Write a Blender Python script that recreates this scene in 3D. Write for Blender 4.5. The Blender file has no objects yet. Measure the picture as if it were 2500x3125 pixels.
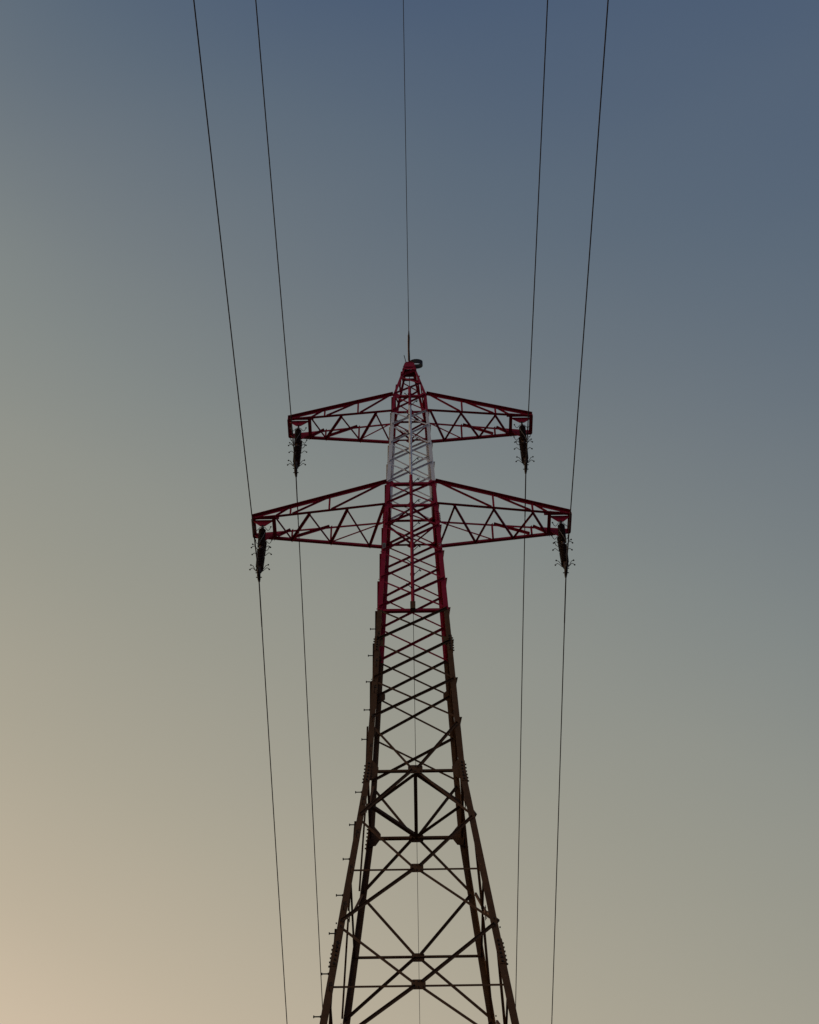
import bpy, math, random
from mathutils import Vector as V, Matrix as M

random.seed(7)
scene = bpy.context.scene
col = scene.collection

# ---------------------------------------------------------------- camera
CAM_H, CAM_D, PITCH = 1.6, 20.9946, math.radians(53.508)
cam_data = bpy.data.cameras.new('camera')
cam = bpy.data.objects.new('camera', cam_data)
col.objects.link(cam)
cam_data.sensor_fit = 'VERTICAL'
cam_data.sensor_height = 24.0
cam_data.sensor_width = 19.2
cam_data.lens = 4992.14 / 3125 * 24.0
cam_data.clip_start, cam_data.clip_end = 0.1, 12000
cam.matrix_world = (M.Translation((0, -CAM_D, CAM_H)) @ M.Rotation(0.00202, 4, 'Z')
                    @ M.Rotation(math.pi / 2 + PITCH, 4, 'X') @ M.Rotation(-0.0133, 4, 'Z'))
scene.camera = cam

# ---------------------------------------------------------------- sky, sun, exposure
SUN_AZ, SUN_EL = math.radians(70), math.radians(3.0)      # left of the viewing direction, just above the horizon
gdir = V((-math.sin(SUN_AZ), math.cos(SUN_AZ), 0))


def lin(c):
    return tuple(x / 255 / 12.92 if x / 255 < .04045 else ((x / 255 + .055) / 1.055) ** 2.4 for x in c)


world = bpy.data.worlds.new('World')
scene.world = world
world.use_nodes = True
nt = world.node_tree
nt.nodes.clear()
nd, lk = nt.nodes, nt.links
tc = nd.new('ShaderNodeTexCoord')
nrm = nd.new('ShaderNodeVectorMath'); nrm.operation = 'NORMALIZE'
lk.new(tc.outputs['Generated'], nrm.inputs[0])
sep = nd.new('ShaderNodeSeparateXYZ'); lk.new(nrm.outputs[0], sep.inputs[0])
dot = nd.new('ShaderNodeVectorMath'); dot.operation = 'DOT_PRODUCT'
dot.inputs[1].default_value = gdir
lk.new(nrm.outputs[0], dot.inputs[0])


def wm(op, a, b, c=None):
    n = nd.new('ShaderNodeMath'); n.operation = op
    for i, x in enumerate((a, b, c)):
        if x is None:
            continue
        if isinstance(x, (int, float)):
            n.inputs[i].default_value = x
        else:
            lk.new(x, n.inputs[i])
    return n.outputs[0]


glow = wm('SMOOTH_MAX', dot.outputs['Value'], -0.35, 0.2)       # twilight arch: strongest on the sunset side
low = wm('SUBTRACT', 1.0, sep.outputs['Z'])
s = wm('SUBTRACT', sep.outputs['Z'], wm('MULTIPLY', wm('MULTIPLY', glow, low), 2.15))
hz = nd.new('ShaderNodeTexNoise')
hz.inputs['Scale'].default_value = 2.6
hz.inputs['Detail'].default_value = 3
hz.inputs['Roughness'].default_value = 0.45
hmap = nd.new('ShaderNodeMapping')
hmap.inputs['Scale'].default_value = (0.8, 1.6, 2.6)
hmap.inputs['Rotation'].default_value = (0.3, 0.2, 0.6)
lk.new(nrm.outputs[0], hmap.inputs[0])
lk.new(hmap.outputs[0], hz.inputs[0])
s = wm('ADD', s, wm('MULTIPLY', wm('SUBTRACT', hz.outputs[0], 0.5), 0.055))   # thin, barely visible haze
S_LO, S_HI = -2.0, 1.0
fac = wm('DIVIDE', wm('SUBTRACT', s, S_LO), S_HI - S_LO)
ramp = nd.new('ShaderNodeValToRGB')
lk.new(fac, ramp.inputs[0])
STOPS = [(-2.0, (255, 226, 176)), (-0.7, (250, 220, 180)), (-0.15, (236, 211, 178)), (0.10, (213, 194, 169)),
         (0.256, (193, 180, 158)), (0.41, (175, 168, 150)), (0.569, (156, 155, 143)), (0.647, (147, 149, 141)),
         (0.725, (133, 139, 137)), (0.804, (115, 124, 130)), (0.882, (94, 108, 123)), (0.935, (77, 94, 118)), (1.0, (62, 79, 111))]
el = ramp.color_ramp.elements
while len(el) < len(STOPS):
    el.new(0.5)
for e, (sv, c) in zip(el, STOPS):
    e.position = (sv - S_LO) / (S_HI - S_LO)
    e.color = (*lin(c), 1)
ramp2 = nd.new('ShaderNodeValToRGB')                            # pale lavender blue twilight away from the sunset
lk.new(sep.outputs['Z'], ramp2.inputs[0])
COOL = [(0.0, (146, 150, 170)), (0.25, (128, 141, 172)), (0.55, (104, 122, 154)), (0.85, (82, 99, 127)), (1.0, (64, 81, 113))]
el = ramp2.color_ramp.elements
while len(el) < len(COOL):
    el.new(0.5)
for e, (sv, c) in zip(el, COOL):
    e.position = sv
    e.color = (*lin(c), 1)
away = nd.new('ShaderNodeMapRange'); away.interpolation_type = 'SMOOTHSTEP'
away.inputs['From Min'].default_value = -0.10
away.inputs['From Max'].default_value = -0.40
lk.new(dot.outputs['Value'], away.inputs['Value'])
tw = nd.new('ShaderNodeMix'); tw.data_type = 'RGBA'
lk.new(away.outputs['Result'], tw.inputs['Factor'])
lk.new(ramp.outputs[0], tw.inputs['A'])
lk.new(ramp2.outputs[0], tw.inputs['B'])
sky = nd.new('ShaderNodeTexSky')
sky.sky_type = 'NISHITA'
sky.sun_disc = False
sky.sun_elevation = SUN_EL
sky.sun_rotation = -SUN_AZ
sky.air_density, sky.dust_density, sky.ozone_density = 1.0, 3.0, 1.0
nsc = nd.new('ShaderNodeVectorMath'); nsc.operation = 'SCALE'
nsc.inputs['Scale'].default_value = 0.12
lk.new(sky.outputs[0], nsc.inputs[0])
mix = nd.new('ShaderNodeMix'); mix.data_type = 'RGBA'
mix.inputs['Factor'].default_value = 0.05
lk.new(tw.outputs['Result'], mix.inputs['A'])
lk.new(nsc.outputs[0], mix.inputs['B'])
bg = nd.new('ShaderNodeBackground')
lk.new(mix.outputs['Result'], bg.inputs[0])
bg.inputs[1].default_value = 1.0
wo = nd.new('ShaderNodeOutputWorld')
lk.new(bg.outputs[0], wo.inputs[0])

sun_data = bpy.data.lights.new('sun', 'SUN')
sun_data.energy = 0.55
sun_data.angle = math.radians(0.6)
sun_data.color = (1.0, 0.56, 0.32)
sun = bpy.data.objects.new('sun', sun_data)
col.objects.link(sun)
sdir = V((gdir.x * math.cos(SUN_EL), gdir.y * math.cos(SUN_EL), math.sin(SUN_EL)))
sun.rotation_euler = (-sdir).to_track_quat('-Z', 'Y').to_euler()
sun.location = sdir * 60 + V((0, 0, 20))

scene.view_settings.view_transform = 'Standard'
scene.view_settings.look = 'None'
scene.view_settings.exposure = 0
scene.view_settings.gamma = 1


# ---------------------------------------------------------------- materials
def material(name, base, dark, rough=0.55, metal=0.0, scale=9.0, contrast=0.5, bump=0.15, streak=1.0, worn=None, worn_at=0.66):
    m = bpy.data.materials.new(name)
    m.use_nodes = True
    n, l = m.node_tree.nodes, m.node_tree.links
    b = n['Principled BSDF']
    t = n.new('ShaderNodeTexCoord')
    g = n.new('ShaderNodeNewGeometry')
    mp = n.new('ShaderNodeMapping')
    mp.inputs['Scale'].default_value = (1, 1, streak)
    l.new(g.outputs['Position'], mp.inputs[0])
    nz = n.new('ShaderNodeTexNoise')
    nz.inputs['Scale'].default_value = scale
    nz.inputs['Detail'].default_value = 6
    nz.inputs['Roughness'].default_value = 0.65
    l.new(mp.outputs[0], nz.inputs[0])
    r = n.new('ShaderNodeValToRGB')
    r.color_ramp.elements[0].position = 0.5 - contrast / 2
    r.color_ramp.elements[1].position = 0.5 + contrast / 2
    r.color_ramp.elements[0].color = (*dark, 1)
    r.color_ramp.elements[1].color = (*base, 1)
    l.new(nz.outputs[0], r.inputs[0])
    out = r.outputs[0]
    if worn:
        nz2 = n.new('ShaderNodeTexNoise')
        nz2.inputs['Scale'].default_value = scale * 2.3
        nz2.inputs['Detail'].default_value = 8
        l.new(mp.outputs[0], nz2.inputs[0])
        r2 = n.new('ShaderNodeValToRGB')
        r2.color_ramp.elements[0].position = worn_at
        r2.color_ramp.elements[1].position = worn_at + .05
        l.new(nz2.outputs[0], r2.inputs[0])
        mx = n.new('ShaderNodeMix'); mx.data_type = 'RGBA'
        l.new(r2.outputs[0], mx.inputs['Factor'])
        l.new(out, mx.inputs['A'])
        mx.inputs['B'].default_value = (*worn, 1)
        out = mx.outputs['Result']
    l.new(out, b.inputs['Base Color'])
    b.inputs['Roughness'].default_value = rough
    b.inputs['Metallic'].default_value = metal
    b.inputs['Specular IOR Level'].default_value = 0.15
    if bump:
        bp = n.new('ShaderNodeBump')
        bp.inputs['Strength'].default_value = bump
        bp.inputs['Distance'].default_value = 0.002
        l.new(nz.outputs[0], bp.inputs['Height'])
        l.new(bp.outputs[0], b.inputs['Normal'])
    return m


RED = material('red_paint', (0.32, 0.009, 0.038), (0.22, 0.006, 0.026), .65, worn=(0.20, 0.05, 0.04), worn_at=.70)
WHITE = material('white_paint', (0.66, 0.68, 0.73), (0.57, 0.57, 0.60), .55, worn=(0.46, 0.36, 0.30), worn_at=.68)
BROWN = material('weathered_brown_steel', (0.115, 0.056, 0.027), (0.066, 0.036, 0.019), .8, worn=(0.19, 0.085, 0.04), worn_at=.66)
DARK = material('dark_weathered_fittings', (0.035, 0.026, 0.022), (0.02, 0.015, 0.013), .6)
WIRE = material('dull_aluminium_strand', (0.035, 0.024, 0.022), (0.02, 0.015, 0.014), .6, .2, scale=40)
PORC = material('brown_glazed_porcelain', (0.065, 0.030, 0.020), (0.04, 0.019, 0.013), .3, scale=20, bump=0)
PORC.node_tree.nodes['Principled BSDF'].inputs['Specular IOR Level'].default_value = 0.3
SUNSET_TAN = material('sunset_tint_armour_rods', (0.42, 0.24, 0.15), (0.25, 0.13, 0.08), .45, .2, scale=30)  # tan stands in for sunset light on the armour rods
GREY = material('grey_enamel_plate', (0.20, 0.19, 0.18), (0.13, 0.12, 0.12), .5)
PALE = material('pale_plate_paint', (0.30, 0.27, 0.26), (0.20, 0.18, 0.17), .5)
CONC = material('footing_concrete', (0.36, 0.34, 0.31), (0.24, 0.23, 0.21), .85, scale=5)
FIELD = material('dry_grass_field', (0.13, 0.085, 0.045), (0.06, 0.045, 0.022), .95, scale=.35, contrast=.4, bump=.6)


# ---------------------------------------------------------------- mesh helpers
def link(o, parent=None):
    col.objects.link(o)
    if parent is not None:
        o.parent = parent
    return o


def mesh_obj(name, verts, faces, mats, parent=None, mat_idx=None, smooth=False, origin=None):
    verts = [V(v) for v in verts]
    c = V(origin) if origin is not None else sum(verts, V()) / len(verts)
    me = bpy.data.meshes.new(name)
    me.from_pydata([v - c for v in verts], [], faces)
    if not isinstance(mats, (list, tuple)):
        mats = [mats]
    for m in mats:
        me.materials.append(m)
    if mat_idx:
        me.polygons.foreach_set('material_index', mat_idx)
    if smooth:
        me.polygons.foreach_set('use_smooth', [True] * len(me.polygons))
    me.update()
    o = bpy.data.objects.new(name, me)
    o.location = c
    return link(o, parent)


def empty(name, loc, parent=None):
    o = bpy.data.objects.new(name, None)
    o.empty_display_size = .3
    o.location = loc
    return link(o, parent)


def tag(o, label, cat, group=None):
    o['label'] = label
    o['category'] = cat
    if group:
        o['group'] = group
    return o


class Buf:
    def __init__(s):
        s.v, s.f = [], []

    def add(s, v, f):
        k = len(s.v)
        s.v += [V(x) for x in v]
        s.f += [tuple(i + k for i in q) for q in f]

    def box(s, c, ax, ay, az):
        c, ax, ay, az = V(c), V(ax), V(ay), V(az)
        s.add([c + ax * i + ay * j + az * k for k in (-1, 1) for j in (-1, 1) for i in (-1, 1)],
              [(0, 2, 3, 1), (4, 5, 7, 6), (0, 1, 5, 4), (2, 6, 7, 3), (0, 4, 6, 2), (1, 3, 7, 5)])

    def tube(s, pts, r, n=8, cap=True):
        pts = [V(p) for p in pts]
        rr = r if isinstance(r, (list, tuple)) else [r] * len(pts)
        rings = []
        up = None
        for i, p in enumerate(pts):
            d = (pts[min(i + 1, len(pts) - 1)] - pts[max(i - 1, 0)])
            d = d.normalized() if d.length > 1e-9 else V((0, 0, 1))
            if up is None:
                up = d.orthogonal().normalized()
            up = (up - d * up.dot(d)).normalized()
            sd = d.cross(up)
            rings.append([p + (up * math.cos(a) + sd * math.sin(a)) * rr[i] for a in [2 * math.pi * k / n for k in range(n)]])
        v = [q for ring in rings for q in ring]
        f = [(i * n + k, i * n + (k + 1) % n, (i + 1) * n + (k + 1) % n, (i + 1) * n + k) for i in range(len(pts) - 1) for k in range(n)]
        if cap:
            f += [tuple(range(n))[::-1], tuple((len(pts) - 1) * n + k for k in range(n))]
        s.add(v, f)

    def ball(s, c, r, n=8, m=6):
        c = V(c)
        pts = [c + V((0, 0, -math.cos(math.pi * i / m) * r)) for i in range(m + 1)]
        s.tube(pts, [max(1e-4, math.sin(math.pi * i / m) * r) for i in range(m + 1)], n)

    def hexbolt(s, c, d, r, h):
        s.tube([V(c), V(c) + V(d).normalized() * h], r, 6)

    def obj(s, name, mat, parent=None, smooth=False, origin=None):
        return mesh_obj(name, s.v, s.f, mat, parent, smooth=smooth, origin=origin)


def angle_verts(p0, p1, n, w, flange=1, off=0.0, t=0.006, edge=1, wo=None):
    """L profile: one leg lies in the plane with normal n, the other stands out along n*flange at the upper (edge=1) or lower edge."""
    p0, p1, n = V(p0), V(p1), V(n)
    d = (p1 - p0).normalized()
    n = (n - d * n.dot(d)).normalized()
    u = n.cross(d)
    if u.z < -1e-6 or (abs(u.z) <= 1e-6 and u.x < 0):
        u = -u
    e = edge
    wo = wo or w
    prof = [(0, -e * w / 2), (0, e * w / 2), (wo, e * w / 2), (wo, e * (w / 2 - t)), (t, e * (w / 2 - t)), (t, -e * w / 2)]
    v = []
    for p in (p0, p1):
        for a, b in prof:
            v.append(p + n * (off + flange * a) + u * b)
    f = [(i, (i + 1) % 6, 6 + (i + 1) % 6, 6 + i) for i in range(6)]
    f += [(0, 5, 4, 3), (0, 3, 2, 1), (6, 9, 10, 11), (6, 7, 8, 9)]
    return v, f


def angle(name, p0, p1, n, w, mat, parent, flange=1, off=0.0, t=0.006, edge=1, wo=None):
    v, f = angle_verts(p0, p1, n, w, flange, off, t, edge, wo)
    return mesh_obj(name, v, f, mat, parent)


def plate(name, poly, c, ux, uy, n, th, mat, parent, off=0.0):
    c, ux, uy, n = V(c), V(ux), V(uy), V(n)
    k = len(poly)
    v = [c + ux * a + uy * b + n * off for a, b in poly] + [c + ux * a + uy * b + n * (off + th) for a, b in poly]
    f = [tuple(range(k))[::-1], tuple(range(k, 2 * k))] + [(i, (i + 1) % k, k + (i + 1) % k, k + i) for i in range(k)]
    return mesh_obj(name, v, f, mat, parent)


# ---------------------------------------------------------------- ground
gv = []
N = 40
for j in range(N + 1):
    for i in range(N + 1):
        q = lambda t: (abs(2 * t / N - 1) ** 2.2) * (1 if t > N / 2 else -1) * 5000
        x, y = q(i), q(j)
        rr = math.hypot(x, y)
        gv.append((x, y, 0.0 if rr < 60 else 0.9 * math.sin(x * .011) * math.cos(y * .009) * min(1, (rr - 60) / 200)))
gf = [(j * (N + 1) + i, j * (N + 1) + i + 1, (j + 1) * (N + 1) + i + 1, (j + 1) * (N + 1) + i) for j in range(N) for i in range(N)]
ground = mesh_obj('ground', gv, gf, FIELD, origin=(0, 0, 0), smooth=True)
ground['kind'] = 'structure'

# ---------------------------------------------------------------- tower levels (metres above ground)
UAT, UAB = 34.065, 33.34            # upper crossarm, top and bottom chord
LAT, LAB = 30.339, 29.513           # lower crossarm
N4, KNEE = 25.921, 21.437
A_K, SU, SL = 0.85, -0.03606, -0.10166
TOP, A_TOP = 36.02, 0.092
A_UAT = A_K + (UAT - KNEE) * SU


def A(z):
    if z > UAT:
        return A_UAT + (A_TOP - A_UAT) * (z - UAT) / (TOP - UAT)
    return A_K + (z - KNEE) * (SU if z >= KNEE else SL)


FN = [V((0, -1, 0)), V((1, 0, 0)), V((0, 1, 0)), V((-1, 0, 0))]
FT = [V((-n.y, n.x, 0)) for n in FN]
UZ = V((0, 0, 1))


def fp(i, u, z, off=0.0):
    return FN[i] * (A(z) + off) + FT[i] * u + UZ * z


def paint(z):
    if z < N4 - .04:
        return BROWN
    if z < LAT + .07:
        return RED
    if z < UAB - .06:
        return WHITE
    return RED


tower = empty('transmission_tower', (0, 0, 0))
tag(tower, 'tall steel lattice power pylon with red and white upper part and two crossarms', 'pylon')

# legs: angle sections with the corner outwards, one object per leg
LEGW = [(0.0, .125), (KNEE - .25, .115), (KNEE, .105), (N4, .095), (LAB, .085), (LAT, .08), (UAB, .068), (UAT, .06), (TOP, .042)]


def legw(z):
    for (z0, w0), (z1, w1) in zip(LEGW, LEGW[1:]):
        if z <= z1:
            return w0 + (w1 - w0) * (z - z0) / (z1 - z0)
    return LEGW[-1][1]


BREAKS = [0.3, KNEE, N4 - .04, LAT + .07, UAB - .06, UAT, TOP]
legs = []
for ci, (sx, sy) in enumerate(((-1, -1), (1, -1), (1, 1), (-1, 1))):
    v, f, mi = [], [], []
    for zb, zt in zip(BREAKS, BREAKS[1:]):
        k = len(v)
        for z in (zb, zt):
            a, w, t = A(z), legw(z), .010
            for px, py in ((0, 0), (w, 0), (w, t), (t, t), (t, w), (0, w)):
                v.append(V((sx * (a - px), sy * (a - py), z)))
        q = [tuple(k + x for x in (i, (i + 1) % 6, 6 + (i + 1) % 6, 6 + i)) for i in range(6)]
        f += q
        mi += [[BROWN, RED, WHITE].index(paint((zb + zt) / 2))] * 6
    k = len(v) - 6
    f += [(k, k + 1, k + 2, k + 3), (k, k + 3, k + 4, k + 5), (0, 3, 2, 1), (0, 5, 4, 3)]
    mi += [1, 1, 0, 0]
    legs.append(mesh_obj('leg', v, f, [BROWN, RED, WHITE], tower, mi))
    # concrete footing
    b = Buf()
    a = A(0.2)
    pts = [(-.05, .62), (.18, .62), (.26, .54), (.42, .40), (.44, .40)]
    for (z0, h0), (z1, h1) in zip(pts, pts[1:]):
        pass
    rings = [[V((sx * (a - .05) + i * h, sy * (a - .05) + j * h, z)) for i, j in ((-1, -1), (1, -1), (1, 1), (-1, 1))] for z, h in pts]
    b.add([q for r_ in rings for q in r_], [(r * 4 + k, r * 4 + (k + 1) % 4, r * 4 + 4 + (k + 1) % 4, r * 4 + 4 + k) for r in range(4) for k in range(4)] + [(16, 17, 18, 19)])
    b.obj('footing', CONC, tower)

# upper body: crossed angle bracing
NODES = [UAT, UAB, 32.713, 31.93, 31.15, LAT, LAB, 28.724, 27.808, 26.877, N4, 24.93, 23.827, 22.742]
for k, (z0, z1) in enumerate(zip(NODES, NODES[1:])):
    mat = paint((z0 + z1) / 2)
    w = .034 if z1 > LAB else .037 if z1 > N4 else .040
    for i in range(4):
        g = .035
        a0, a1 = A(z0) - g, A(z1) - g
        angle('cross_brace', fp(i, -a1, z1 + .03), fp(i, a0, z0 - .03), FN[i], w, mat, tower, 1, .003)
        angle('cross_brace', fp(i, -a0, z0 - .03), fp(i, a1, z1 + .03), FN[i], w, mat, tower, -1, -.014)

# horizontals on each face
HZ = [(UAT, .055, -1, RED), (UAB, .042, -1, RED), (LAT, .062, -1, RED), (LAB, .05, -1, RED), (N4 - .02, .062, -1, RED)]
for z, w, e, mat in HZ:
    for i in ((0,) if z < LAB - 1 else range(4)):
        a = A(z) - .02
        angle('horizontal_strut', fp(i, -a, z), fp(i, a, z), FN[i], w, mat, tower, -1, -.016, .007, e)


def diaphragm(z, w, mat, cross):
    """diamond of angles joining the middles of the four faces"""
    for i in range(4):
        p = FN[i] * (A(z) - .06) + UZ * (z - .045)
        q = FN[(i + 1) % 4] * (A(z) - .06) + UZ * (z - .045)
        d = (q - p).normalized()
        angle('diaphragm_brace', p + d * .04, q - d * .04, (0, 0, 1), w, mat, tower, 1, 0)
    if cross:
        angle('diaphragm_brace', V((0, -A(z) + .05, z - .06)), V((0, A(z) - .05, z - .06)), (0, 0, 1), w, mat, tower, 1, 0)


def octo(w, h, c):
    return [(-w, -h + c), (-w + c, -h), (w - c, -h), (w, -h + c), (w, h - c), (w - c, h), (-w + c, h), (-w, h - c)]


for z, mat in ((UAB, RED), (LAB, RED)):
    diaphragm(z, .036, mat, False)
    for i in (0, 2):
        plate('gusset_plate', octo(.10, .075, .05), fp(i, 0, z - .02), FT[i], UZ, FN[i], .008, mat, tower, -.026)
diaphragm(KNEE, .062, BROWN, True)

# knee: K bracing above and below the middle plate; then large X panels down to the ground
b_w = .042
for i in range(4):
    c = fp(i, 0, KNEE)
    a = A(KNEE) - .03
    angle('horizontal_strut', fp(i, -a, KNEE), fp(i, a, KNEE), FN[i], .042 if i != 2 else .05, BROWN, tower, -1 if i != 2 else 1, -.016, .007, -1)
    plate('gusset_plate', octo(.125, .095, .03), c, FT[i], UZ, FN[i], .010, BROWN, tower, .004)
    zt, zb = 22.60, 20.30
    g = .05
    angle('cross_brace', fp(i, .05, KNEE + .03), fp(i, A(zt) - g, zt), FN[i], b_w + .008, BROWN, tower, 1, .010, wo=.032)
    angle('cross_brace', fp(i, -A(zt) + g, zt), fp(i, -.05, KNEE + .03), FN[i], b_w, BROWN, tower, -1, -.016)
    angle('cross_brace', fp(i, -A(zb) + g, zb), fp(i, -.05, KNEE - .03), FN[i], b_w + .008, BROWN, tower, 1, .010, wo=.032)
    angle('cross_brace', fp(i, .05, KNEE - .03), fp(i, A(zb) - g, zb), FN[i], b_w, BROWN, tower, -1, -.016)
    # plates where the leg bends
    for sgn in (-1, 1):
        plate('gusset_plate', [(sgn * q, r) for q, r in ((0, .27), (.09, .27), (.21, .08), (.21, -.03), (.12, -.19), (-.015, -.22))],
              fp(i, -sgn * (A(KNEE) - .012), KNEE), FT[i], UZ, FN[i], .009, BROWN, tower, -.022)
        plate('gusset_plate', [(sgn * q, r) for q, r in ((0, .17), (.095, .13), (.15, .07), (.15, -.07), (.095, -.13), (0, -.17))],
              fp(i, -sgn * (A(24.93) - .012), 24.93), FT[i], UZ, FN[i], .009, BROWN, tower, -.022)
        for zz, hh in ((LAT, .13), (UAT, .11), (LAB, .11), (UAB, .09)):
            plate('gusset_plate', [(sgn * q, r) for q, r in ((0, hh), (.085, hh), (.15, .03), (.15, -.03), (.085, -hh), (0, -hh))],
                  fp(i, -sgn * (A(zz) - .010), zz), FT[i], UZ, FN[i], .008, RED, tower, -.021)

XP = [(20.259, 19.033, 17.847), (17.847, 16.62, 15.26), (15.26, 13.75, 12.05), (12.05, 10.2, 8.1), (8.1, 5.9, 3.3)]
for z0, zc, z1 in XP:
    for i in range(4):
        g = .05
        a0, a1 = A(z0) - g, A(z1) - g
        top, bot = z0 - .05, z1 + .05
        angle('cross_brace', fp(i, -a1, bot), fp(i, -.05, zc - .035), FN[i], b_w + .008, BROWN, tower, 1, .010, wo=.032)
        angle('cross_brace', fp(i, .05, zc + .035), fp(i, a0, top), FN[i], b_w + .008, BROWN, tower, 1, .010, wo=.032)
        angle('cross_brace', fp(i, -a0, top), fp(i, -.05, zc + .035), FN[i], .042, BROWN, tower, -1, -.016)
        angle('cross_brace', fp(i, .05, zc - .035), fp(i, a1, bot), FN[i], .042, BROWN, tower, -1, -.016)
        plate('gusset_plate', octo(.105, .085, .02), fp(i, 0, zc), FT[i], UZ, FN[i], .010, BROWN, tower, .003)
        a = A(zc) - .03
        angle('horizontal_strut', fp(i, -a, zc), fp(i, a, zc), FN[i], .034, BROWN, tower, -1 if i != 2 else 1, -.024, .006, 1 if i == 0 else -1)
for i in range(4):      # bottom panel: diagonals from the last node to the feet
    a = A(3.3) - .05
    angle('horizontal_strut', fp(i, -a, 3.25), fp(i, a, 3.25), FN[i], .05, BROWN, tower, -1, -.016)
    angle('cross_brace', fp(i, -A(.5) + .1, .5), fp(i, -.04, 3.25), FN[i], .05, BROWN, tower, 1, .014)
    angle('cross_brace', fp(i, .04, 3.25), fp(i, A(.5) - .1, .5), FN[i], .05, BROWN, tower, -1, -.03)

# leg splices with rows of bolt heads standing proud
for ci, (sx, sy) in enumerate(((-1, -1), (1, -1), (1, 1), (-1, 1))):
    for zc, ln, nb, mat in ((LAB - .45, .34, 5, RED), (24.86, .44, 6, BROWN), (KNEE - .05, .50, 6, BROWN), (17.25, .50, 6, BROWN), (10.5, .5, 6, BROWN)):
        b = Buf()
        vv = []
        segs = [zc - ln / 2, zc + ln / 2] if not (zc - ln / 2 < KNEE < zc + ln / 2) else [zc - ln / 2, KNEE, zc + ln / 2]
        for z in segs:
            a, w, t = A(z) + .009, legw(z) * .96, .008
            vv += [V((sx * (a - px), sy * (a - py), z)) for px, py in ((0, 0), (w, 0), (w, t), (t, t), (t, w), (0, w))]
        fs = []
        for j in range(len(segs) - 1):
            fs += [(6 * j + i, 6 * j + (i + 1) % 6, 6 * j + 6 + (i + 1) % 6, 6 * j + 6 + i) for i in range(6)]
        e = 6 * (len(segs) - 1)
        fs += [(0, 1, 2, 3), (0, 3, 4, 5), (e, e + 3, e + 2, e + 1), (e, e + 5, e + 4, e + 3)]
        sp = mesh_obj('splice_angle', vv, fs, mat, legs[ci])
        sp.parent = tower
        b = Buf()
        for j in range(nb):
            z = zc - ln / 2 + ln * (j + .5) / nb
            a, w = A(z) + .009, legw(z)
            b.hexbolt((sx * a, sy * (a - w * .55), z), (sx, 0, 0), .016, .024)
            b.hexbolt((sx * (a - w * .55), sy * a, z), (0, sy, 0), .016, .024)
        o = b.obj('splice_bolts', mat if mat is RED else DARK, sp)
        o.parent = sp
        o.matrix_parent_inverse = M.Translation(-sp.location)
        o['kind'] = 'stuff'

# connection bolts at every node of the bracing on the faces
b_by = {}
for z in NODES[1:-1]:
    mat = paint(z - .01) if z != N4 else RED
    for i in range(4):
        for sgn in (-1, 1):
            for dz in (-.035, .035):
                b_by.setdefault(mat.name, (mat, Buf()))[1].hexbolt(fp(i, sgn * (A(z) - .035), z + dz, .008), FN[i], .011, .014)
for z0, zc, z1 in XP[:2]:
    for i in range(4):
        for u in (-.07, 0, .07):
            for dz in (-.05, .05):
                b_by.setdefault(DARK.name, (DARK, Buf()))[1].hexbolt(fp(i, u, zc + dz, .013), FN[i], .012, .012)
        for sgn in (-1, 1):
            for dz in (-.06, .06):
                b_by[DARK.name][1].hexbolt(fp(i, sgn * (A(z1) - .05), z1 + dz, .018), FN[i], .014, .02)
for i in range(4):
    for u in (-.09, 0, .09):
        for dz in (-.055, .055):
            b_by[DARK.name][1].hexbolt(fp(i, u, KNEE + dz, .014), FN[i], .012, .012)
for nm, (m_, b) in b_by.items():
    o = b.obj('node_bolts', m_, tower)
    o['kind'] = 'stuff'

# peak: lacing and cap
PZ = [(UAT + .05, 34.72), (34.76, 35.16), (35.20, 35.50)]
for k, (z0, z1) in enumerate(PZ):
    for i in range(4):
        sg = 1 if k % 2 == 0 else -1
        angle('peak_brace', fp(i, -sg * (A(z0) - .02), z0), fp(i, sg * (A(z1) - .02), z1), FN[i], .034, RED, tower, sg, .003 if sg > 0 else -.012)
    for i in (1, 3):
        angle('peak_brace', fp(i, A(z0) - .02, z0), fp(i, -(A(z1) - .02), z1), FN[i], .03, RED, tower, -1, -.012)
for i in range(4):
    z0, z1 = 35.58, TOP - .02
    w0, w1 = A(z0) + .012, A(z1) + .012
    h = (z1 - z0) / 2
    up = (fp(i, 0, z1) - fp(i, 0, z0)).normalized()
    L = (fp(i, 0, z1) - fp(i, 0, z0)).length
    plate('cap_plate', [(-w0, 0), (w0, 0), (w0 * .92, L * .22), (-w0 * .92, L * .22)], fp(i, 0, z0), FT[i], up, FN[i], .008, RED, tower, .004 if i % 2 else .002)
    plate('cap_plate', [(-w0 * .9, L * .36), (w0 * .9, L * .36), (w1, L), (-w1, L)], fp(i, 0, z0), FT[i], up, FN[i], .008, RED, tower, .004 if i % 2 else .002)
plate('cap_plate', octo(.105, .105, .03), (0, 0, TOP), (1, 0, 0), (0, 1, 0), (0, 0, 1), .014, RED, tower)
b = Buf()
b.tube([(-.085, -.10, TOP + .01), (-.10, -.13, TOP + .10), (-.125, -.18, TOP + .20)], .009, 6)
b.obj('finial_rod', DARK, tower)

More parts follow.
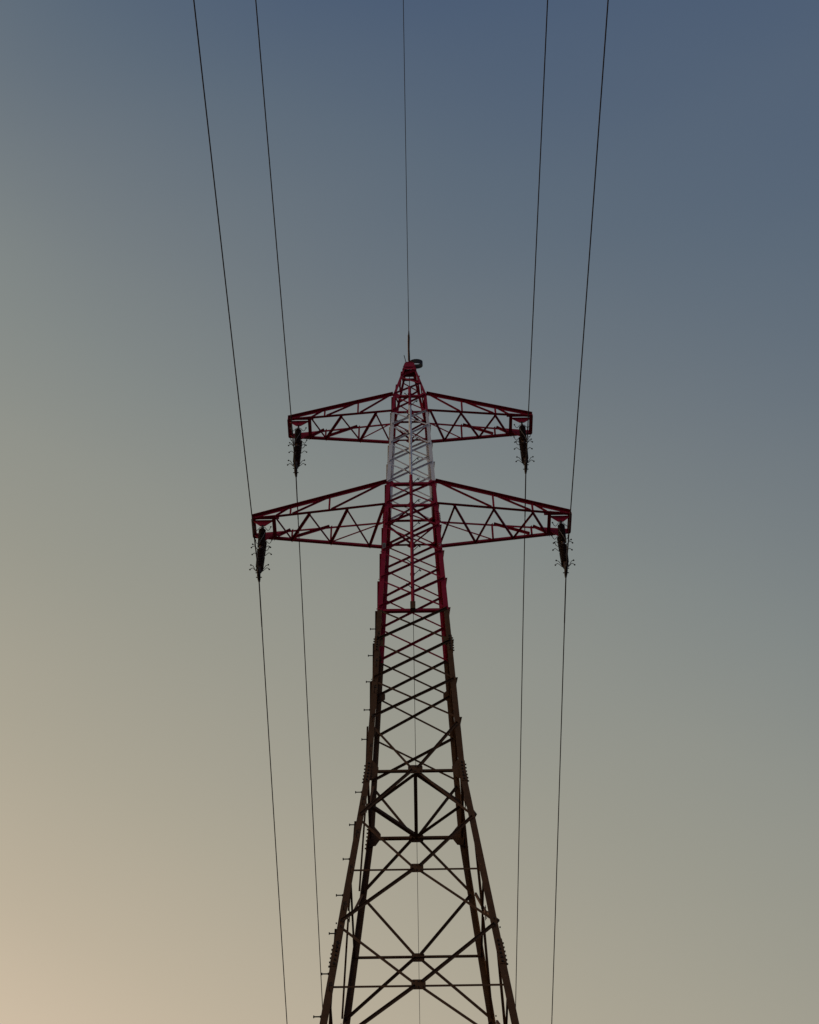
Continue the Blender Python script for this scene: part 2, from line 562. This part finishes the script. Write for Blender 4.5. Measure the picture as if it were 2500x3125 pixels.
# ---------------------------------------------------------------- climbing rail on the front face
b = Buf()
RZ0, RZ1 = N4 + .02, 34.42
segs = [RZ0, 30.56, 33.50, RZ1]
v, f, mi = [], [], []
w, t = .050, .006
h2 = math.sqrt(.5)
prof = [(0, 0), (w * h2, w * h2), (w * h2 - t * h2, w * h2 + t * h2), (0, t / h2), (-w * h2 + t * h2, w * h2 + t * h2), (-w * h2, w * h2)]
for zb, zt in zip(segs, segs[1:]):
    k = len(v)
    for z in (zb, zt):
        v += [V((px, -A(z) - .075 + py, z)) for px, py in prof]
    f += [tuple(k + x for x in (i, (i + 1) % 6, 6 + (i + 1) % 6, 6 + i)) for i in range(6)]
    mi += [0 if paint((zb + zt) / 2) is RED else 1] * 6
k = len(v) - 6
f += [(0, 1, 2, 3), (0, 3, 4, 5), (k, k + 3, k + 2, k + 1), (k, k + 5, k + 4, k + 3)]
mi += [0] * 4
rail = mesh_obj('climbing_rail', v, f, [RED, WHITE], tower, mi)
b = Buf()
b.box((0, -A(N4) - .02, N4 + .03), (.05, 0, 0), (0, .05, 0), (0, 0, .10))
b.obj('rail_socket', BROWN, tower)
for z in (LAT, LAB, UAB, UAT, 27.0, 32.3):
    bb = Buf()
    bb.box((0, -A(z) - .018, z), (.045, 0, 0), (0, .022, 0), (0, 0, .018))
    o = bb.obj('rail_bracket', RED if z != 32.3 else WHITE, tower)


def child(o, parent):
    o.parent = parent
    o.matrix_parent_inverse = M.Translation(-parent.location)
    return o


def step_rod(base, d, ln, r, name, parent, mat):
    base, d = V(base), V(d).normalized()
    bb = Buf()
    bb.tube([base, base + d * .02], r * 1.9, 6)
    bb.tube([base, base + d * ln], r, 6)
    bb.tube([base + d * ln, base + d * (ln + .016)], r * 1.9, 8)
    return child(bb.obj(name, mat, None), parent)


def pigtail(base, d, side, ln, r, parent, mat):
    base, d, side = V(base), V(d).normalized(), V(side).normalized()
    pts = [base, base + d * ln * .5, base + d * ln]
    c = base + d * (ln + .012) + side * .022
    for k in range(13):
        a = math.radians(200 - k * 37)
        pts.append(c + side * math.cos(a) * .024 + UZ * math.sin(a) * .024 + d * .0035 * k)
    pts.append(pts[-1] + side * .035 + d * .01)
    bb = Buf()
    bb.tube(pts, r, 6)
    return child(bb.obj('rope_hook', mat, None), parent)


z = 34.30
k = 0
while z > 26.2:
    y = -A(z) - .055
    if k % 2:
        step_rod((-.02, y, z), (-1, -1, 0), .125, .008, 'rail_step', rail, DARK if not (30.6 < z < 33.4) else GREY)
    else:
        pigtail((.02, y, z), (1, -1, .15), (1, .2, 0), .12, .0075, rail, DARK)
    z -= .41
    k += 1

# step bolts and rope hooks up the front left leg
zs = [25.356, 24.561, 23.812, 23.041, 22.266] + [20.926 - .806 * k for k in range(23)]
for z in zs:
    if z < 2.8:
        continue
    step_rod((-A(z), -A(z) + .05, z), (-1, 0, 0), .10, .0105, 'step_bolt', legs[0], DARK)
    z2 = z - .36
    pigtail((-A(z2) + .055, -A(z2), z2), (0, -1, 0), (1, 0, 0), .10, .007, legs[0], DARK)


# ---------------------------------------------------------------- crossarms
def crossarm(sd, zt, zb, xo, xi, yt, first, fr, posts, label):
    """sd: -1 arm to the left, +1 to the right. fr: zigzag node fractions from the inner end beam towards the leg, first: side of the first node."""
    arm = empty('crossarm', (sd * A(zb), 0, zb), tower)
    arm['label'] = label
    a_b, a_t = A(zb), A(zt)

    def P(p):
        return V((sd * p[0], p[1], p[2]))

    def sub(o):
        return child(o, arm)

    def yb(x):     # half depth of the bottom plane
        return a_b + (yt - a_b) * (x - a_b) / (xo - a_b)

    def ztop(x):
        return zt + (zb + .05 - zt) * (x - a_t) / (xo - a_t)

    def ytop(x):
        return a_t + (yt - a_t) * (x - a_t) / (xo - a_t)

    for fs in (-1, 1):          # front (towards the camera) and back truss
        n = V((0, fs, 0))
        sub(angle('chord', P((a_t - .01, fs * a_t, zt)), P((xo, fs * (yt + .004), zb + .05)), n, .070 if fs < 0 else .046, RED, None, 1, .004, .007, 1))
        o = sub(angle('chord', P((a_b - .01, fs * a_b, zb)), P((xo, fs * yt, zb)), n, .058, RED, None, 1, .002, .007, -1))
        # posts and rising diagonals
        px = [xi - (xi - a_b) * q for q in posts]
        tops = px + [a_t + .05]
        bots = [xi - (xi - a_b) * .03] + [x for x in px]
        for x in px:
            sub(angle('post', P((x, fs * yb(x), zb)), P((x, fs * ytop(x), ztop(x))), n, .040, RED, None, 1 if fs < 0 else -1, .010 if fs < 0 else -.004, .005))
        order = sorted(px, reverse=True)         # outermost first
        chain = [xi - .06] + [x - .05 for x in order]
        ends = [x + .04 for x in order] + [a_t + .06]
        for x0, x1 in zip(chain, ends):
            big = x1 > a_t + .1
            sub(angle('lattice_brace', P((x0, fs * yb(x0), zb + .01)), P((x1, fs * ytop(x1), ztop(x1) - .015)), n, (.034 if fs < 0 else .05) if big else .034, RED, None, (1 if fs < 0 else -1) if big else (1 if fs < 0 else 1), .012 if fs < 0 else -.012, .005))
    # zigzag in the bottom plane
    side = first
    pts = []
    for q in fr:
        x = xi - (xi - a_b) * q
        pts.append((x, side * yb(x)))
        side = -side
    for (x0, y0), (x1, y1) in zip(pts, pts[1:]):
        p, q = V((x0, y0, zb - .032)), V((x1, y1, zb - .032))
        d = (q - p).normalized()
        sub(angle('lattice_brace', P(p - d * .03), P(q + d * .03), (0, 0, -1), .055 if y0 > 0 else .037, RED, None, 1, 0, .005))
    # the two cross beams at the tip
    for x in (xi, xo - .02):
        sub(angle('end_beam', P((x, -yb(x) - .03, zb - .034)), P((x, yb(x) + .03, zb - .034)), (0, 0, -1), .085 if x != xi else .075, RED, None, -1, 0, .008))
    xo_b = Buf()
    xo_b.box(P((xo + .006, 0, zb + .02)), (.006, 0, 0), (0, yt + .05, 0), (0, 0, .055))
    sub(xo_b.obj('end_beam', RED, None))
    # plates the insulators hang from
    xm = (xo + xi) / 2
    for fs in (-1, 1):
        hw = (xo - xi) / 2 - .02
        sub(plate('hanger_plate', [(-hw, .02), (hw, .02), (hw, -.02), (.05, -.19), (-.05, -.19), (-hw, -.02)], P((xm, fs * (yt - .03), zb - .02)), (1, 0, 0), UZ, (0, fs, 0), .012, RED, None))
        sub(plate('tip_gusset', [(-.40, .11), (.15, .03), (.15, -.05), (-.40, -.05)], P((xm + .06, fs * yt, zb + .03)), (sd, 0, 0), UZ, (0, fs, 0), .008, RED, None, .012))
    # pins hanging below the beam ends
    for x in (xi + .01, xo - .03):
        bb = Buf()
        bb.tube([P((x, yt + .02, zb - .03)), P((x, yt + .02, zb - .17))], .006, 6)
        sub(bb.obj('pin', DARK, None))
    return xm


LX, UX = 3.385, 2.82
xm_l = crossarm(-1, LAT, LAB, LX, 2.93, .21, -1, [.02, .15, .32, .50, .66, .85, .99], [.5, .15], 'longer lower crossarm on the left')
crossarm(1, LAT, LAB, LX, 2.93, .21, 1, [.02, .15, .32, .50, .66, .85, .99], [.5, .15], 'longer lower crossarm on the right')
xm_u = crossarm(-1, UAT, UAB, UX, 2.33, .21, -1, [.03, .19, .385, .605, .805, .97], [.59, .185], 'shorter upper crossarm on the left')
crossarm(1, UAT, UAB, UX, 2.33, .21, 1, [.03, .19, .385, .605, .805, .97], [.59, .185], 'shorter upper crossarm on the right')

# number plates on the two front legs at the lower crossarm
def text_mesh(name, s_, size, mat, parent, mw):
    cu = bpy.data.curves.new(name, 'FONT')
    cu.body = s_
    cu.size = size
    cu.extrude = .002
    cu.align_x = 'CENTER'
    cu.align_y = 'CENTER'
    tmp = bpy.data.objects.new(name, cu)
    col.objects.link(tmp)
    dg = bpy.context.evaluated_depsgraph_get()
    me = bpy.data.meshes.new_from_object(tmp.evaluated_get(dg))
    bpy.data.objects.remove(tmp)
    me.materials.clear()
    me.materials.append(mat)
    o = bpy.data.objects.new(name, me)
    col.objects.link(o)
    o.matrix_world = mw
    return o


for sgn, s_, pm, tm in ((-1, '1', GREY, DARK), (1, '2', RED, PALE)):
    z = 27.98
    c = V((sgn * (A(z) - .045), -A(z) - .014, z))
    pl = plate('number_plate', [(-.034, -.10), (.034, -.10), (.034, .10), (-.034, .10)], c, (1, 0, 0), UZ, (0, -1, 0), .006, pm, tower)
    t_ = text_mesh('number', s_, .13, tm, pl, M.Translation(c + V((0, -.0085, 0))) @ M.Rotation(math.pi / 2, 4, 'X'))
    child(t_, pl)

# ---------------------------------------------------------------- insulator strings
# long rod with sheds, built once along -Z from the origin, unit length in metres
ROD = 1.27


def rod_mesh(ln):
    b = Buf()
    pts, rr = [], []

    def pr(z, r):
        pts.append(V((0, 0, -z))); rr.append(r)
    pr(0, .012); pr(.0, .030); pr(.07, .034); pr(.075, .026)
    ns = 22
    for half in range(2):
        z0 = .08 if half == 0 else ln * .5 + .045
        z1 = ln * .5 - .045 if half == 0 else ln - .08
        m = ns // 2
        for k in range(m):
            za = z0 + (z1 - z0) * k / m
            dz = (z1 - z0) / m
            pr(za, .036); pr(za + dz * .35, .040); pr(za + dz * .72, .078); pr(za + dz * .82, .078); pr(za + dz * .86, .045)
        pr(z1, .036)
        if half == 0:
            pr(z1 + .004, .033); pr(z1 + .086, .033)
    pr(ln - .075, .034); pr(ln, .030); pr(ln, .012)
    b.tube(pts, rr, 14)
    me = bpy.data.meshes.new('insulator_rod')
    me.from_pydata(b.v, [], b.f)
    me.materials.append(PORC)
    me.update()
    return me


RODM = rod_mesh(ROD)


def horn(base, sx, kind, r=.0068):
    """arcing horn: a bent rod ending in a ball"""
    base = V(base)
    if kind == 'top':       # out, down, then up to the ball
        off = [(0, 0), (.03, .02), (.065, -.05), (.10, -.10), (.13, -.07), (.155, .03)]
    elif kind == 'mid':
        off = [(0, -.10), (.05, -.05), (.085, .03), (.11, .10), (.16, .13)]
    else:                   # bottom: out and up, then drooping to the ball
        off = [(0, -.03), (.05, -.01), (.09, .05), (.125, .10), (.15, .085), (.18, .045)]
    pts = [base + V((sx * a, 0, b_)) for a, b_ in off]
    b = Buf()
    b.tube(pts, r, 6)
    b.ball(pts[-1], .018)
    return b


def insulator(sd, xm, ztop_, zcl, label):
    root = empty('insulator_string', (sd * xm, 0, ztop_))
    tag(root, label, 'insulator', 'insulator strings under the crossarm tips')
    bot = V((sd * xm, 0, zcl + .13))
    for fs in (-1, 1):
        top = V((sd * xm, fs * .18, ztop_))
        b0 = bot + V((0, fs * .028, 0))
        d = (b0 - top).normalized()
        gap = ((b0 - top).length - ROD) / 2
        st = top + d * gap
        o = bpy.data.objects.new('insulator_rod', RODM)
        col.objects.link(o)
        o.parent = root
        o.location = st - root.location
        o.rotation_euler = (-d).to_track_quat('Z', 'X').to_euler()
        # link hardware above and below
        b = Buf()
        b.tube([top + V((0, 0, .03)), st + d * .01], .014, 8)
        b.tube([top + V((0, -.02, 0)), top + V((0, .02, 0))], .022, 8)
        child(b.obj('shackle', DARK, None), root)
        b = Buf()
        b.tube([st + d * (ROD - .01), b0], .014, 8)
        child(b.obj('shackle', DARK, None), root)
        rows = [(0.02, 'top'), (.50, 'mid'), (.52, 'bot'), (.985, 'mid' if fs < 0 else 'bot')] if fs < 0 else [(.02, 'top'), (.50, 'bot'), (.97, 'bot')]
        for q, kind in rows:
            for sx in (-1, 1):
                kk = kind
                if kind == 'mid' and q == .5 and sx == -sd:
                    kk = 'top'
                hb = horn(st + d * (ROD * q) + V((sx * .02, 0, 0)), sx, kk)
                child(hb.obj('arcing_horn', DARK, None), root)
    # yoke plate and suspension clamp
    child(plate('yoke_plate', [(-.085, .03), (.085, .03), (.06, -.10), (-.06, -.10)], bot, (0, 1, 0), UZ, (1, 0, 0), .05, DARK, None, -.025), root)
    b = Buf()
    c = V((sd * xm, 0, zcl))
    b.tube([c + V((0, y, z + .0)) for y, z in ((-.17, -.006), (-.10, .0), (0, .004), (.10, .0), (.17, -.006))], [.020, .032, .038, .032, .020], 10)
    b.box(c + V((0, 0, .045)), (.018, 0, 0), (0, .05, 0), (0, 0, .05))
    for y in (-.06, .06):
        b.tube([c + V((-.06, y, .01)), c + V((.06, y, .01))], .012, 6)
    child(b.obj('suspension_clamp', DARK, None), root)
    # bonding lead looping down the string
    b = Buf()
    pts = []
    for k in range(17):
        q = k / 16
        pts.append(V((sd * xm - sd * .06 * math.cos(q * 5), -.20 + .14 * q - .09 * math.sin(math.pi * q), ztop_ - .25 - .95 * q)))
    b.tube(pts, .004, 5)
    child(b.obj('bonding_lead', GREY, None), root)
    return root


def place(nm, sd, xm, zb, zcl):
    return insulator(sd, xm, zb - .20, zcl, nm)


place('brown shed insulator pair with arcing horns under the lower left crossarm tip', -1, xm_l, LAB, 27.87)
place('brown shed insulator pair with arcing horns under the lower right crossarm tip', 1, xm_l, LAB, 27.87)
place('brown shed insulator pair with arcing horns under the upper left crossarm tip', -1, xm_u, UAB, 31.60)
place('brown shed insulator pair with arcing horns under the upper right crossarm tip', 1, xm_u, UAB, 31.60)

# ---------------------------------------------------------------- conductors and earth wire
SPAN = 280.0


def wire_pts(x0, z0, s_near, s_far, yaw_n, yaw_f):
    ds = [0, .1, .25, .5, .8, 1.2, 1.8, 2.5, 3.5] + [5 + 1.5 * k for k in range(20)] + [36 + 8 * k for k in range(31)] + [SPAN]
    ds = sorted(set(d for d in ds if d <= SPAN))

    def at(d, s_, yaw, sg):
        return V((x0 + yaw * d, sg * d, z0 - 4 * s_ * (d / SPAN) * (1 - d / SPAN)))
    near = [at(d, s_near, yaw_n, -1) for d in reversed(ds)]
    far = [at(d, s_far, yaw_f, 1) for d in ds[1:]]
    return near + far


def wire(name, x0, z0, s_near, s_far, r, label, armour, yn=-.0032, yf=.0):
    pts = wire_pts(x0, z0, s_near, s_far, yn, yf)
    b = Buf()
    b.tube(pts, r, 8)
    root = b.obj(name, WIRE, None, smooth=True, origin=(x0, 0, z0))
    tag(root, label, 'power line' if name == 'conductor' else 'earth wire', 'overhead conductors' if name == 'conductor' else None)
    ar = Buf()
    near = [p for p in pts if abs(p.y) <= armour + .01]
    ar.tube(near, r * 1.2, 8)
    child(ar.obj('armour_rods', WIRE if name == 'conductor' else DARK, None, smooth=True), root)
    return root


wire('conductor', -xm_l, 27.87, 9.3, 12.6, .0110, 'dark overhead cable through the lower left insulator, leftmost of all the lines', 1.2)
wire('conductor', xm_l, 27.87, 9.3, 13.6, .0110, 'dark overhead cable through the lower right insulator, rightmost of all the lines', 1.2)
wire('conductor', -xm_u, 31.60, 9.3, 12.8, .0110, 'dark overhead cable through the upper left insulator, second line from the left', 1.2)
wire('conductor', xm_u, 31.60, 9.3, 13.6, .0110, 'dark overhead cable through the upper right insulator, second line from the right', 1.2)
ew = wire('earth_wire', 0, TOP + .16, 7.5, 9.0, .0072, 'thin earth wire running over the very top of the pylon', 1.8, -.0012, .001)
b = Buf()
b.tube([(0, y, TOP + .158 - 4 * 7.5 * (-y / SPAN)) for y in (-.95, -.75, -.6, -.4, -.2, 0, .2)], [.012, .024, .020, .016, .022, .024, .018], 8)
child(b.obj('suspension_clamp', DARK, None), ew)
b = Buf()
b.tube([(-.02, y, TOP + .165 - 4 * 7.5 * (-y / SPAN)) for y in (-.82, -.6, -.3, -.05)], [.008, .012, .012, .012], 6)
child(b.obj('clamp_sunset_strip', SUNSET_TAN, None), ew)  # left edge of the armour rods, sunset highlight painted as a tan strip
b = Buf()
b.box((0, 0, TOP + .085), (.022, 0, 0), (0, .05, 0), (0, 0, .075))
b.obj('clamp_bracket', RED, tower)
# flat bonding strap bent into a loop to the right of the cap
b = Buf()
lp = []
for k in range(25):
    a = math.radians(150 - k * 12.5)
    lp.append((.165 + .165 * math.cos(a), -.02 + .12 * math.sin(a) * .8, TOP + .10 + .02 * math.sin(a) - .001 * k))
lp = [(0.01, -.06, TOP + .15), (.02, -.02, TOP + .13)] + lp
hw = .13
vv, ff = [], []
for k, p in enumerate(lp):
    q = min(1, k / 6) * hw + .01
    p = V(p)
    c = V((.165, -.02, p.z))
    inn = (c - p)
    inn.z = 0
    inn = inn.normalized() * .005
    vv += [p - UZ * q, p + UZ * q * .45, p + UZ * q * .45 + inn, p - UZ * q + inn]
for k in range(len(lp) - 1):
    for j in range(4):
        ff.append((4 * k + j, 4 * k + (j + 1) % 4, 4 * k + 4 + (j + 1) % 4, 4 * k + 4 + j))
ff += [(0, 3, 2, 1), (4 * len(lp) - 4, 4 * len(lp) - 3, 4 * len(lp) - 2, 4 * len(lp) - 1)]
b.add(vv, ff)
b.obj('bonding_strap', DARK, tower)
